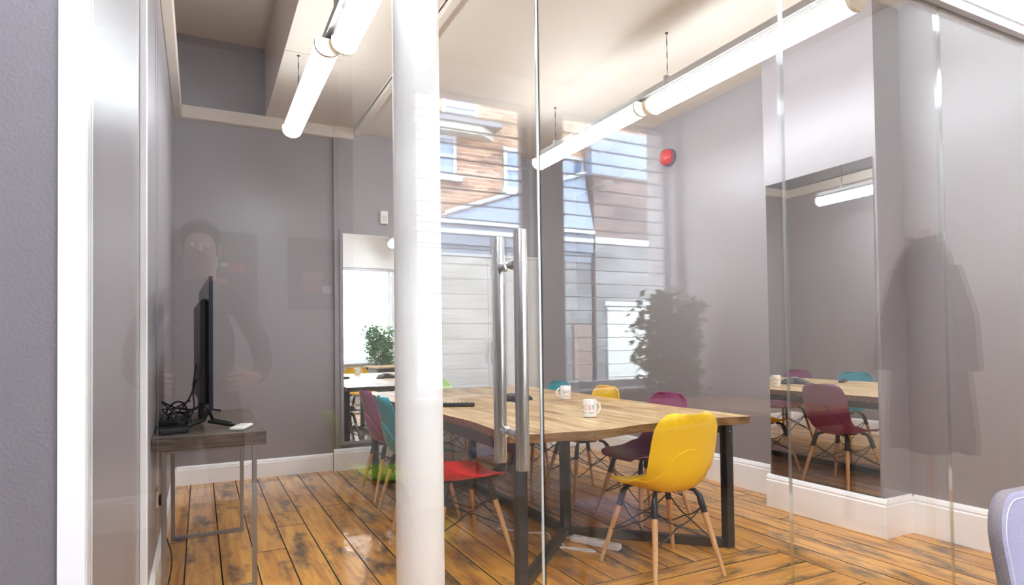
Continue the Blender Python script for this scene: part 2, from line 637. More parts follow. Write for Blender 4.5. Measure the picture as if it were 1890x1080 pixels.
# ---- trims
struct('trim_1', box(B(-.2135, -.182, YG-.036, YG+.052, 0, ZC), -.222, -.2135, YG-.036, YG-.03, 0, ZC), M['white'], 'white upright frame beside the glass partition')
tb = B(XL+.065, 1.335, YB-.065, YB, 3.188, 3.298, bev=.006)
box(tb, BX0, 1.335, BY-.03, YB-.066, 3.188, 3.298, bev=.004)
struct('trim_2', tb, M['cream'], 'cream timber rail along the top of the back wall')
struct('trim_3', B(XL, XL+.065, YG+.06, YB, 3.188, 3.298, bev=.006), M['cream'], 'cream timber rail along the top of the left wall')
struct('trim_4', B(1.335, 1.385, YG+.05, BY-.03, 3.225, ZC+.02, bev=.004), M['cream'], 'cream beam edge on the ceiling')
rail = B(-.18, XR, YG-.03, YG+.03, 2.467, 2.485, bev=.002)
box(rail, -.18, XR, YG-.024, YG+.024, 2.485, 2.512)
struct('trim_5', rail, mat('grey_rail', (206, 202, 206), .35, .2), 'slim head rail holding the glass partition')
ch = B(-.18, -.075, YG-.018, YG+.018, 0, .03)
box(ch, .768, XR, YG-.018, YG+.018, 0, .03)
struct('trim_6', ch, M['steel'], 'slim floor channel of the glass partition')

# ---- baseboards
def bprof(h, d=.018):
    return [(0, 0), (d, 0), (d, h*.80), (d*.75, h*.84), (d*.85, h*.88), (d*.55, h*.95), (d*.2, h), (0, h)]
def baseboard(name, p0, p1, out, h, d=.018):
    o = struct(name, sweep_profile(bprof(h, d), p0, p1, out), M['white'])
    return o
baseboard('baseboard_left', (XL, YG+.055, 0), (XL, YB, 0), (1, 0, 0), .165)
baseboard('baseboard_back', (XL+.018, YB, 0), (BX0-.018, YB, 0), (0, -1, 0), .165)
baseboard('baseboard_back_breast', (BX0-.018, BY, 0), (BX1+.018, BY, 0), (0, -1, 0), .205)
baseboard('baseboard_back_corner', (3.385, YB, 0), (XR, YB, 0), (0, -1, 0), .165)
baseboard('baseboard_right_far', (XR, YB-.018, 0), (XR, RY1+.018, 0), (-1, 0, 0), .232, .022)
baseboard('baseboard_right_breast', (RX, RY1+.022, 0), (RX, RY0-.022, 0), (-1, 0, 0), .232, .022)
baseboard('baseboard_right_reveal', (RX, RY0, 0), (XR, RY0, 0), (0, -1, 0), .232, .022)
baseboard('baseboard_right_near', (XR, RY0-.022, 0), (XR, YG+.05, 0), (-1, 0, 0), .232, .022)
baseboard('baseboard_office_right', (XR, YG-.035, 0), (XR, YW, 0), (-1, 0, 0), .232, .022)
baseboard('baseboard_poster', (XO, YO, 0), (.93, YO, 0), (0, 1, 0), .22, .022)

# ================================================================== GLASS PARTITION
def pane_bm(x0, x1, z0, z1, t=.006):
    bm = B(x0, x1, YG-t, YG+t, z0, z1)
    bm.normal_update()
    for f in bm.faces:
        f.material_index = 0 if abs(f.normal.y) > .5 else 1
    return bm
GM = [M['glass'], M['glass_edge']]
JX = (-.180, -.0735, .7660, 1.6575, 2.5300, XR-.004)
glab = ['narrow clear glass panel between white upright and glass door', None,
        'clear fixed glass panel on the handle side of the glass door',
        'clear fixed glass panel second along from the glass door',
        'clear fixed glass panel ending at the right wall']
for i, lb in enumerate(glab):
    x0, x1 = JX[i]+.0016, JX[i+1]-(.0045 if i == 1 else .0016)
    if i == 1:
        t = tag(empty('glass_door', (x0, YG, 0)), 'frameless clear glass door with a steel pull handle', 'door')
        bm = pane_bm(0, x1-x0, .012, 2.455)
        bmesh.ops.translate(bm, verts=bm.verts[:], vec=(0, -YG, 0))
        obj('pane', bm, [M['glass'], M['door_edge']], t)
        s = obj('edge_seal', B(x1-x0+.0003, x1-x0+.0042, -.0055, .0055, .02, 2.45), M['glass_dark'], t)
        s['label'] = 'dark seal along the door edge'
        e_ = obj('edge_glint', B(x1-x0-.0055, x1-x0, -.0078, -.0061, .02, 2.45), M['door_edge'], t)  # added strip imitates the bright reflection along the glass edge
        e_['label'] = 'bright strip standing in for the glint of the door edge'
        hx = .677-x0
        for sy in (-1, 1):
            h = obj('pull_handle', lathe(nbm(), [(.0155, 0), (.0162, .002), (.0162, .566), (.0155, .568), (0, .568)], 28), M['steel'], t, True)
            h.location = (hx, sy*.060, .898)
            for zz in (.081, .489):
                so = obj('standoff', lathe(nbm(), [(.0095, 0), (.0095, .020), (.0125, .021), (.0125, .038), (.0095, .039), (.0095, .0535)], 18), M['chrome'], h, True)
                so.location = (0, 0, zz)
                so.rotation_euler = (R(90)*sy, 0, 0)
        bm = B(0, .12, -.012, .012, 0, .05, bev=.002)
        obj('patch_fitting', bm, M['steel'], t, loc=(.0, 0, .0))
        obj('patch_fitting', B(0, .12, -.012, .012, 0, .05, bev=.002), M['steel'], t, loc=(.0, 0, 2.416))
    else:
        tag(obj('glass_panel', pane_bm(x0, x1, .03, 2.467), GM), lb, 'glass panel')

# ================================================================== WINDOWS BEHIND THE CAMERA
def office_window(n, xa, xb):
    w = empty('window_%d' % n, ((xa+xb)/2, YW-.12, WZ0))
    w['kind'] = 'structure'
    ox, oz = (xa+xb)/2, WZ0
    hw, hh = (xb-xa)/2, WZ1-WZ0
    f = .06
    bm = B(-hw, -hw+f, -.03, .03, 0, hh)
    for a in ((hw-f, hw, -.03, .03, 0, hh), (-hw+f, hw-f, -.03, .03, 0, f), (-hw+f, hw-f, -.03, .03, hh-f, hh)):
        box(bm, *a)
    obj('window_frame', bm, M['frame_paint'], w)
    obj('pane', B(-hw+f, hw-f, -.003, .003, f, hh-f), M['glass'], w)
    obj('window_sill', B(-hw-.05, hw+.05, .03, .20, -.04, -.004, bev=.004), M['white'], w)
    b = tag(empty('window_blind', (ox, YW-.03, WZ0)), 'white slatted blind, slats open, in the %s window of the front office' % ('left' if n == 1 else 'right'), 'blind')
    b['label'] = ['white open slatted blind in the narrower window beside the poster wall', 'white open slatted blind in the wider window behind the potted plant'][n-1]
    sl = None
    z = hh-.03
    obj('head_rail', B(-hw+.01, hw-.01, -.03, .03, hh-.045, hh-.005), M['slat'], b)
    i = 0
    z = hh-.115
    while z > .02:
        if sl is None:
            me = mesh(B(-hw+.012, hw-.012, -.0135, .0135, -.002, .002), 'slat')
            sl = me
        obj('slat', sl, M['slat'], b, loc=(0, 0, z), rot=(R(2), 0, 0))
        z -= .1135
    for x in (-hw*.6, hw*.6):
        obj('cord', Tb([(x, .03, hh-.04), (x, .03, .03)], .0015, 5), M['slat'], b)
office_window(1, *W1)
office_window(2, *W2)

# ================================================================== CHAIRS
PROF = [(.225, .436), (.205, .448), (.12, .452), (.02, .440), (-.075, .432), (-.150, .446), (-.198, .500), (-.222, .585), (-.244, .690), (-.268, .780), (-.282, .836)]
HW = [.150, .190, .214, .219, .214, .204, .198, .200, .199, .186, .098]
def shell_mesh():
    U = [-1+2*i/20 for i in range(21)]
    T0 = .77
    ts = [0, .012, .03, .06, .10, .15, .20, .25, .30, .35, .40, .45, .48, .51, .54, .57, .60, .63, .66, .69, .72, .75, T0-.0016, T0, .785, .80, .82, .84, .86, .89, .92, .945, .965, .98, .992, 1]
    def width(s):
        w = crom([(x,) for x in HW], s)[0]
        if s > .78:
            q = (s-.78)/.22
            w = .198*math.sqrt(max(0, 1-(.90*q)**2.9))
        return w
    def pt(t, u):
        k = t/T0 if t < T0 else (1-t)/(1-T0)
        k = max(0, k)
        s = t-k*.26*abs(u)**2.3 if t > .3 else t-(t/.3)*(.3/T0)*.26*abs(u)**2.3*0
        if t > .3:
            kk = (t-.3)/(T0-.3) if t < T0 else (1-t)/(1-T0)
            s = t-kk*.30*abs(u)**2.4
        y_, z_ = crom(PROF, s)
        b = min(1, max(0, (s-.42)/.2))
        b = b*b*(3-2*b)
        w = width(s)
        au = abs(u)
        gj = math.exp(-((s-.47)/.15)**2)
        return Vector((w*u, y_+b*.050*au**2+.035*gj*au**2.2, z_+(1-b)*.020*au**2.5*(1-.8*max(0, (.12-s)/.12))+.050*gj*au**2.6))
    bm = nbm()
    inner, outer = [], []
    for t in ts:
        ri, ro = [], []
        for u in U:
            p = pt(t, u)
            e = 1e-3
            du = pt(t, min(1, u+e))-pt(t, max(-1, u-e))
            dt = pt(min(1, t+e), u)-pt(max(0, t-e), u)
            n = du.cross(dt)
            n = n.normalized() if n.length > 1e-12 else Vector((0, 0, 1))
            th = .0045 + (.0065 if (t < T0-.001 and t > .25) else 0)
            if .03 < t <= .25:
                th += .0065*(t-.03)/.22
            ri.append(bm.verts.new(p))
            ro.append(bm.verts.new(p+n*th))
        inner.append(ri)
        outer.append(ro)
    nu = len(U)
    for i in range(len(ts)-1):
        for j in range(nu-1):
            bm.faces.new((inner[i][j], inner[i][j+1], inner[i+1][j+1], inner[i+1][j]))
            bm.faces.new((outer[i][j+1], outer[i][j], outer[i+1][j], outer[i+1][j+1]))
        bm.faces.new((inner[i][0], inner[i+1][0], outer[i+1][0], outer[i][0]))
        bm.faces.new((inner[i+1][-1], inner[i][-1], outer[i][-1], outer[i+1][-1]))
    for j in range(nu-1):
        bm.faces.new((inner[0][j+1], inner[0][j], outer[0][j], outer[0][j+1]))
        bm.faces.new((inner[-1][j], inner[-1][j+1], outer[-1][j+1], outer[-1][j]))
    bmesh.ops.recalc_face_normals(bm, faces=bm.faces[:])
    return mesh(bm, 'seat_shell')

SHELL = shell_mesh()
LT = [Vector((sx*.135, sy, .418)) for sx, sy in ((1, .135), (-1, .135), (-1, -.125), (1, -.125))]
LBm = [Vector((sx*w, sy, 0)) for sx, w, sy in ((1, .240, .228), (-1, .240, .228), (-1, .210, -.228), (1, .210, -.228))]
def lerp(a, b, t):
    return a+(b-a)*t
LEGM, SLEEVEM, SCREWM = [], [], []
for a, b in zip(LT, LBm):
    f = lambda z: lerp(b, a, z/.418)
    LEGM.append(mesh(Tb([f(.335), f(.24), f(.12), f(.003)], [.0155, .0150, .0128, .0100], 12), 'leg'))
    inn = Vector((a.x*.70, a.y*.70, .428))
    SLEEVEM.append(mesh(Tb([inn, lerp(inn, a, .7), f(.395), f(.37), f(.312)], [.009, .0115, .0155, .0172, .0168], 12), 'leg_sleeve'))
    p = f(.175)
    d = Vector((p.x, p.y, 0)).normalized()
    SCREWM.append(mesh(Tb([p+d*.010, p+d*.0165], .004, 8), 'screw'))
WIREM = []
for i in range(4):
    a, b, c, d = LT[i], LBm[i], LT[(i+1) % 4], LBm[(i+1) % 4]
    f1 = lambda z: lerp(b, a, z/.418)
    f2 = lambda z: lerp(d, c, z/.418)
    mid = (f1(.27)+f2(.27))/2*.93
    bm = nbm()
    up_ = [f1(.345), lerp(f1(.300), f2(.300), .25)*.97, Vector((mid.x, mid.y, .262)), lerp(f1(.300), f2(.300), .75)*.97, f2(.345)]
    lo_ = [f1(.175), lerp(f1(.225), f2(.225), .25)*.97, Vector((mid.x, mid.y, .254)), lerp(f1(.225), f2(.225), .75)*.97, f2(.175)]
    for q in (up_, lo_):
        tube(bm, [Vector(crom([tuple(v) for v in q], s/16)) for s in range(17)], .0037, 6)
    WIREM.append(mesh(bm, 'wire_brace'))
_pb = nbm()
for sx in (-1, 1):
    tube(_pb, [(sx*.075, -.07, .426), (sx*.075, .075, .426)], .011, 8)
for sy in (-.07, .075):
    tube(_pb, [(-.075, sy, .426), (.075, sy, .426)], .011, 8)
MOUNTM = mesh(_pb, 'mount_frame')

def shell_chair(colour, x, y, rz, label, group=None):
    t = tag(empty('shell_chair', (x, y, 0), R(rz)), label, 'chair', group)
    s = SHELL.copy()
    obj('seat_shell', s, M[colour], t, True)
    for i in range(4):
        l = obj('leg', LEGM[i], M['leg'], t, True)
        sl = obj('leg_sleeve', SLEEVEM[i], M['black'], l, True)
        sc = obj('screw', SCREWM[i], M['chrome'], l)
        obj('wire_brace', WIREM[i], M['wire'], t, True)
    obj('mount_frame', MOUNTM, M['black'], t, True)
    return t
G = 'plastic shell chairs around the meeting table'
shell_chair('yellow', 2.175, 2.585, -4, 'yellow plastic chair with wooden legs standing at the near end of the table', G)
shell_chair('purple', 2.638, 3.31, 91, 'purple plastic chair with wooden legs on the mirrored chimney breast side of the table', G)
shell_chair('yellow', 2.675, 4.10, 89, 'yellow plastic chair beside the table between the purple and teal chairs', G)
shell_chair('teal', 2.705, 4.86, 92, 'teal plastic chair on the far right side of the table, by the fire bell wall', G)
shell_chair('red', 1.325, 3.35, -88, 'red plastic chair with wooden legs behind the white column', G)
shell_chair('teal', 1.36, 4.20, -91, 'teal plastic chair on the left side of the table next to the red one', G)
shell_chair('purple', 1.40, 4.88, -89, 'purple plastic chair beyond the teal one, toward the back wall mirror', G)
shell_chair('lime', 2.08, 5.66, 180, 'lime green plastic chair at the far end of the table by the white cupboard', G)
shell_chair('lime', .87, -.80, -90, 'lime green plastic chair in the front office facing the glass partition', 'chairs in the front office')

# ================================================================== MEETING TABLE
TZ, TT = .757, .045
tbl = tag(empty('meeting_table', (2.1, 4.1, 0)), 'long reclaimed wood meeting table on a black steel frame', 'table')
def xl_edge(y):
    return 1.335+.018*math.sin(2.3*y)+.010*math.sin(6.1*y+1)
def xr_edge(y):
    return 2.815+.034*(y-2.6)+.012*math.sin(2.9*y+.6)+.006*math.sin(7.3*y)
def yn_edge(x):
    return 2.60+.030*math.sin(5.2*(x-1.3)+2.4)+.012*math.sin(13*x)+(.05*max(0, 1.45-x)/.1 if x < 1.45 else 0)
def yf_edge(x):
    return 5.66+.02*math.sin(4*x)
SEAMX = [1.76, 2.16, 2.52]
cols = [None]+SEAMX+[None]
for i in range(4):
    NY = 26
    bm = nbm()
    def xs(j, side):
        v = j/NY
        yy = 2.6+v*(5.66-2.6)
        if side == 0:
            return xl_edge(yy) if i == 0 else cols[i]+.0012+.02*(yy-4)*.3
        return xr_edge(yy) if i == 3 else cols[i+1]-.0012+.02*(yy-4)*.3
    NX = 8
    g = []
    for j in range(NY+1):
        row = []
        for k in range(NX+1):
            x = lerp(xs(j, 0), xs(j, 1), k/NX)
            y = lerp(yn_edge(x), yf_edge(x), j/NY)
            row.append((x-2.1, y-4.1))
        g.append(row)
    tv = [[bm.verts.new((x, y, TZ)) for x, y in r] for r in g]
    cx_ = sum(p[0] for r in g for p in r)/sum(len(r) for r in g)
    def ins(p, j, k):
        x, y = p
        if i == 0 and k == 0: x += .010
        if i == 3 and k == NX: x -= .012
        if j == 0: y += .012
        if j == NY: y -= .010
        return x, y
    bv = [[bm.verts.new((*ins(g[j][k], j, k), TZ-TT)) for k in range(NX+1)] for j in range(NY+1)]
    for j in range(NY):
        for k in range(NX):
            bm.faces.new((tv[j][k], tv[j][k+1], tv[j+1][k+1], tv[j+1][k]))
            bm.faces.new((bv[j+1][k], bv[j+1][k+1], bv[j][k+1], bv[j][k]))
    ring = [(0, k) for k in range(NX)]+[(j, NX) for j in range(NY)]+[(NY, k) for k in range(NX, 0, -1)]+[(j, 0) for j in range(NY, 0, -1)]
    for a, b in zip(ring, ring[1:]+ring[:1]):
        f = bm.faces.new((tv[a[0]][a[1]], bv[a[0]][a[1]], bv[b[0]][b[1]], tv[b[0]][b[1]]))
        f.material_index = 1
    bmesh.ops.recalc_face_normals(bm, faces=bm.faces[:])
    obj('tabletop_plank', bm, [M['table'], M['table_edge']], tbl)
def bar(a, b, w=.05, h=.05):
    """square steel section from a to b (local to table), roughly horizontal or vertical"""
    a, b = Vector(a), Vector(b)
    d = (b-a)
    L = d.length
    d.normalize()
    bm = B(-w/2, w/2, -h/2, h/2, 0, L, bev=.003)
    z = d
    x = Vector((0, 0, 1)).cross(z)
    x = x.normalized() if x.length > .01 else Vector((1, 0, 0))
    yv = z.cross(x)
    mt = Matrix(((x.x, yv.x, z.x, a.x), (x.y, yv.y, z.y, a.y), (x.z, yv.z, z.z, a.z), (0, 0, 0, 1)))
    bmesh.ops.transform(bm, matrix=mt, verts=bm.verts[:])
    return bm
ox, oy = 2.1, 4.1
corners = [(1.375-ox, 2.66-oy), (2.722-ox, 2.66-oy), (2.722-ox, 5.44-oy), (1.375-ox, 5.44-oy)]
nodes = [(2.03-ox, 3.32-oy), (2.03-ox, 4.79-oy)]
for x, y in corners+nodes:
    l = obj('leg', B(x-.026, x+.026, y-.026, y+.026, 0, TZ-TT-.002, bev=.003), M['black_steel'], tbl)
    if (x, y) in corners:
        obj('bolt', Tb([(x, y-.026, .67), (x, y-.030, .67)], .006, 8), M['chrome'], l)
for c, n in ((0, 0), (1, 0), (2, 1), (3, 1)):
    cx, cy = corners[c]
    nx, ny = nodes[n]
    d = Vector((nx-cx, ny-cy, 0)).normalized()*.03
    obj('floor_bar', bar((cx+d.x, cy+d.y, .026), (nx-d.x, ny-d.y, .026), .05, .05), M['black_steel'], tbl)
obj('floor_bar', bar((nodes[0][0], nodes[0][1]+.027, .026), (nodes[1][0], nodes[1][1]-.027, .026)), M['black_steel'], tbl)
for a, b in ((1, 2), (3, 0)):
    pa, pb = Vector((*corners[a], TZ-TT-.030)), Vector((*corners[b], TZ-TT-.030))
    d = (pb-pa).normalized()*.027
    obj('apron_rail', bar(pa+d, pb-d, .045, .055), M['black_steel'], tbl)

# ---- things on the table
def letter_mesh(ch, size):
    cu = bpy.data.curves.new('lettering', 'FONT')
    cu.body = ch
    cu.size = size
    cu.align_x = 'CENTER'
    cu.extrude = .0002
    o = bpy.data.objects.new('tmp', cu)
    COL.objects.link(o)
    dg = bpy.context.evaluated_depsgraph_get()
    me = bpy.data.meshes.new_from_object(o.evaluated_get(dg))
    bpy.data.objects.remove(o, do_unlink=True)
    bpy.data.curves.remove(cu)
    return me
def wrap(me, r, a0, z0):
    """bend flat text (x,y) round a vertical cylinder, facing outwards, a0 = angle of x=0"""
    for v in me.vertices:
        x, y, z = v.co
        a = a0+x/r
        rr = r+.0004+z
        v.co = (rr*math.cos(a), rr*math.sin(a), z0+y)
    return me
def mug(x, y, rz, label, face):
    t = tag(empty('mug', (x, y, TZ+.001), 0), label, 'mug', 'white printed mugs on the table')
    r = .041
    bm = lathe(nbm(), [(0, .004), (.030, .004), (.034, 0), (.040, .004), (r, .010), (r, .098), (.0400, .101), (.0375, .099), (.037, .012), (0, .008)], 40)
    obj('body', bm, M['mug'], t, True)
    a = face+PI/2+R(rz)
    hp = []
    for s in range(13):
        q = -1.25+2.5*s/12
        rad = r-.004+.032*math.cos(q)
        hp.append((rad*math.cos(a), rad*math.sin(a), .052+.034*math.sin(q)))
    obj('handle', Tb(hp, .0055, 8), M['mug'], t, True)
    pitch = .0225/r
    for i, (c, mm) in enumerate(zip('SASSY', ('t_grey', 't_green', 't_orange', 't_red', 't_grey'))):
        obj('letter', wrap(letter_mesh(c, .040), r, face+(i-2)*pitch, .045), M[mm], t)
    for i, c in enumerate('WINES.COM'):
        obj('letter', wrap(letter_mesh(c, .015), r, face+(i-4)*.0105/r, .022), M['t_grey'], t)
    return t
# face = direction the middle letter looks at (toward camera = atan2(-y,-x))
mug(2.50, 4.06, -210, 'white mug printed with coloured capitals, beside the conference phone', math.atan2(-4.06, -2.50)+.68)
mug(2.03, 3.03, 67, 'white mug printed with coloured capitals, set at the near end of the table', math.atan2(-3.03, -2.03)-.62)
# remote control
t = tag(empty('remote_control', (1.60, 4.02, TZ), R(-26)), 'slim dark remote control lying on the meeting table', 'remote')
obj('body', B(-.115, .115, -.026, .026, .001, .026, bev=.008), M['black'], t, True)
for i in range(6):
    for j in (-1, 0, 1):
        obj('button', B(-.09+i*.028, -.078+i*.028, j*.012-.004, j*.012+.004, .0255, .0278), M['tvedge'], t)
# conference phone
t = tag(empty('conference_phone', (2.13, 4.16, TZ), R(20)), 'dark three-armed conference phone in the middle of the table', 'phone')
bm = nbm()
sec = 36
rings = []
for (sc, z) in ((1.0, .001), (1.02, .012), (.86, .030), (.55, .052), (.30, .060)):
    ring = []
    for k in range(sec):
        a = 2*PI*k/sec
        rr = .105+.055*math.cos(3*a)
        ring.append(bm.verts.new((rr*sc*math.cos(a), rr*sc*math.sin(a), z)))
    rings.append(ring)
for a, b in zip(rings, rings[1:]):
    for k in range(sec):
        bm.faces.new((a[k], a[(k+1) % sec], b[(k+1) % sec], b[k]))
bm.faces.new(rings[0][::-1])
bm.faces.new(rings[-1])
obj('body', bm, M['black'], t, True)
obj('speaker_grille', lathe(nbm(), [(.034, .056), (.036, .062), (.030, .066), (0, .067)], 24), M['silver'], t, True)
for k in range(3):
    a = 2*PI*k/3
    obj('arm_pad', B(-.022, .022, -.012, .012, -.003, .003, bev=.002), M['silver'], t, loc=(.125*math.cos(a), .125*math.sin(a), .026), rot=(0, R(22), a))
obj('keypad', B(.045, .085, -.02, .02, .037, .045, bev=.002), M['tvedge'], t, rot=(0, 0, PI))

# ---- power strip and its lead under the table
t = tag(empty('power_strip', (2.07, 3.055, 0), R(-64)), 'white multi-socket power strip on the floor under the table', 'power strip')
obj('body', B(-.16, .16, -.027, .027, .001, .034, bev=.006), M['wplastic'], t)
for i in range(4):
    obj('socket_outlet', lathe(nbm(), [(.017, .0335), (.017, .0352), (.013, .0345), (0, .0345)], 16), M['bplastic'], t, loc=(-.11+i*.072, 0, 0))
cab = [(2.005, 3.20, .016), (1.97, 3.25, .006), (1.93, 3.20, .005), (1.89, 3.10, .005), (1.93, 3.02, .005), (1.99, 2.955, .005), (1.995, 2.985, .005), (1.93, 3.06, .005), (1.86, 3.13, .005), (1.89, 3.26, .005), (1.93, 3.38, .005), (1.84, 3.45, .005), (1.70, 3.62, .005)]
tag(obj('power_cable', Tb([crom(cab, s/90) for s in range(91)], .0045, 8), M['wplastic'], None, True), 'white power lead looped on the floor beside the power strip', 'cable')

# ================================================================== COLUMN
col = tag(empty('column', (.803, 2.45, 0)), 'round white painted iron column in front of the meeting table', 'column')
obj('shaft', lathe(nbm(), [(.0975, .05), (.0968, 1.6), (.0955, 3.10)], 48), M['white_col'], col, True)
obj('base', lathe(nbm(), [(.125, 0), (.125, .03), (.112, .04), (.0978, .05)], 48), M['white_col'], col, True)
obj('capital', lathe(nbm(), [(.0955, 3.10), (.115, 3.12), (.115, 3.15), (.15, 3.2), (.15, 3.298)], 48), M['white_col'], col, True)

# ================================================================== MIRRORS
mr = tag(empty('wall_mirror', (1.63, BY, .27)), 'tall mirror in a grey frame on the back wall', 'mirror')
obj('mirror_glass', B(-.405, .405, -.012, -.006, .0, 2.0), M['mirror'], mr)
bm = B(-.435, -.405, -.022, 0, -.03, 2.03, bev=.002)
for a in ((.405, .435, -.022, 0, -.03, 2.03), (-.405, .405, -.022, 0, 2.0, 2.03), (-.405, .405, -.022, 0, -.03, 0)):
    box(bm, *a, bev=.002)
obj('frame', bm, GREY, mr)
obj('backing', B(-.405, .405, -.006, 0, 0, 2.0), M['tray'], mr)
mr = tag(empty('wall_mirror', (RX, (RY0+RY1)/2, .236)), 'tall frameless mirror on the chimney breast of the right wall', 'mirror')
obj('mirror_glass', B(-.008, -.004, -.397, .397, 0, 2.066), M['mirror'], mr)
obj('backing', B(-.004, 0, -.395, .395, 0, 2.064), M['tray'], mr)

# ================================================================== CUPBOARD
cb = tag(empty('cupboard', (2.75, YB, 0)), 'tall white double-door cupboard built against the back wall', 'cupboard')
obj('carcass', B(-.632, .632, -.05, -.001, 0, 2.14), M['cupboard'], cb)
for s in (-1, 1):
    x0, x1 = (-.60, -.0015) if s < 0 else (.0015, .60)
    d = obj('door', B(x0, x1, -.068, -.051, .08, 2.105, bev=.002), M['cupboard'], cb)
    hx = s*.028
    obj('handle', tube(tube(Tb([(hx, -.092, .98), (hx, -.092, 1.22)], .006, 10), [(hx, -.068, 1.0), (hx, -.092, 1.0)], .005, 8), [(hx, -.068, 1.2), (hx, -.092, 1.2)], .005, 8), M['steel'], d, True)
obj('architrave', box(box(B(-.632, -.603, -.072, -.051, 0, 2.14, bev=.003), .603, .632, -.072, -.051, 0, 2.14, bev=.003), -.602, .602, -.072, -.051, 2.108, 2.14, bev=.003), M['cupboard'], cb)

# ================================================================== CEILING LIGHTS
def batten(name_label, x, y0, y1, z, dm='diffuser'):
    t = tag(empty('batten_light', (x, (y0+y1)/2, z)), name_label, 'light', 'suspended fluorescent battens')
    h = (y1-y0)/2
    r = .068
    bm = nbm()
    ring0, ring1 = [], []
    for k in range(17):
        a = PI-R(32)+R(244)*k/16
        px, pz = r*math.cos(a), .055*math.sin(a)
        ring0.append(bm.verts.new((px, -h+.02, pz)))
        ring1.append(bm.verts.new((px, h-.02, pz)))
    for k in range(16):
        bm.faces.new((ring0[k], ring0[k+1], ring1[k+1], ring1[k]))
    bm.faces.new((ring0[0], ring1[0], ring1[-1], ring0[-1]))
    bm.faces.new(ring0)
    bm.faces.new(ring1[::-1])
    bmesh.ops.recalc_face_normals(bm, faces=bm.faces[:])
    obj('diffuser', bm, M[dm], t, True)
    obj('tray', B(-.042, .042, -h+.02, h-.02, .0300, .048, bev=.003), M['tray'], t)
    for s in (-1, 1):
        bm = nbm()
        pr = [(.071*math.cos(PI+PI*k/14), .058*math.sin(PI+PI*k/14)) for k in range(15)]+[(.071, .03), (.05, .044), (-.05, .044), (-.071, .03)]
        a = [bm.verts.new((px, s*(h-.021), pz)) for px, pz in pr]
        b = [bm.verts.new((px*.97, s*h, pz*.97)) for px, pz in pr]
        for i in range(len(pr)):
            bm.faces.new((a[i], a[(i+1) % len(pr)], b[(i+1) % len(pr)], b[i]))
        bm.faces.new(a)
        bm.faces.new(b)
        bmesh.ops.recalc_face_normals(bm, faces=bm.faces[:])
        obj('end_cap', bm, M['endcap'], t)
    return t
LZ = 2.845
batten('lit tube light hung over the left of the table, its end toward the back wall', .632, 3.46, 4.97, LZ)
batten('lit tube light nearer the glass door, in line with the one over the television desk', .715, 1.93, 3.44, LZ+.012)
batten('lit tube light over the right of the table, its end toward the fire bell', 2.80, 3.46, 4.97, LZ)
batten('lit tube light nearer the glass, alongside the chimney breast', 2.875, 1.90, 3.44, LZ+.012)
# front office: added battens, out of view, that brighten the camera side
for x, yy, lb in ((-.25, .45, 'added fill tube light, out of view above the partition wall end'), (1.35, .45, 'added fill tube light, out of view above the fabric chair'),
               (-.80, -1.05, 'added fill tube light, out of view in front of the larger poster'), (.06, -.35, 'added fill tube light, out of view over the middle of the front office'),
               (3.05, .72, 'added fill tube light, out of view above the coat stand')):
    t = batten(lb, x, -.75, .75, 3.235, 'fill_diffuser')
    t.location = (x, yy, ZC-.008)
    t.rotation_euler = (0, 0, PI/2)
for x, lb in ((.64, 'grey steel channel holding the tube lights over the left of the room'), (2.80, 'grey steel channel holding the tube lights beside the chimney breast')):
    t = tag(empty('suspension_rail', (x, 3.4, LZ+.05)), lb, 'rail')
    obj('channel', box(box(B(-.021, -.018, -1.55, 1.58, .008, .05), .018, .021, -1.55, 1.58, .008, .05), -.018, .018, -1.55, 1.58, .047, .05), M['tray'], t)
    for yy in (-1.3, -.21, 1.25):
        zt = (3.298 if x < 1.3 else ZC)-(LZ+.05)
        obj('bracket', B(-.026, .026, yy-.012, yy+.012, .02, .075, bev=.003), M['tray'], t)
        c = nbm()
        n = 7
        for k in range(n):
            za, zb = lerp(.07, zt, k/n), lerp(.07, zt, (k+.95)/n)
            tube(c, [(0, yy, za), (0, yy, zb)], .0035 if k % 2 else .0018, 6)
        obj('chain', c, M['black_steel'], t)
        obj('ceiling_hook', lathe(nbm(), [(.012, zt-.004), (.012, zt), (0, zt)], 12), M['black_steel'], t, loc=(0, yy, 0))

# ================================================================== WALL FITTINGS
t = tag(empty('fire_bell', (XR, 4.45, 2.90)), 'round red fire alarm bell on the right wall', 'alarm bell')
o = obj('backplate', lathe(nbm(), [(.082, 0), (.082, .02), (.07, .026), (0, .026)], 32), M['blueback'], t, True)
o.rotation_euler = (0, -PI/2, 0)
o = obj('gong', lathe(nbm(), [(.074, .027), (.076, .05), (.068, .072), (.045, .086), (.012, .092), (0, .092)], 32), M['redbell'], t, True)
o.rotation_euler = (0, -PI/2, 0)
o = obj('screw', lathe(nbm(), [(.010, .091), (.010, .097), (0, .099)], 12), M['chrome'], t, True)
o.rotation_euler = (0, -PI/2, 0)
tag(obj('alarm_cable', Tb([(XR-.006, 4.53, 2.895), (XR-.006, 5.3, 2.90), (XR-.006, 6.06, 2.90)], .005, 6), M['tray']), 'thin grey cable running along the wall from the fire bell', 'cable')
t = tag(empty('motion_sensor', (1.628, BY, 2.45)), 'small white motion sensor above the back wall mirror', 'sensor')
obj('body', B(-.037, .037, -.038, 0, -.066, .066, bev=.008), M['wplastic'], t)
obj('lens', B(-.022, .022, -.043, -.038, -.045, .015, bev=.002), M['bplastic'], t)
t = tag(empty('junction_box', (XL+.04, 3.75, 3.33)), 'small yellow junction box on top of the left wall rail', 'junction box')
obj('body', B(-.03, .03, -.05, .05, -.03, .03, bev=.005), M['yellowbox'], t)
obj('gland', Tb([(0, .05, 0), (0, .09, 0), (0, .30, -.02)], [.012, .008, .006], 8), M['stem'], t)
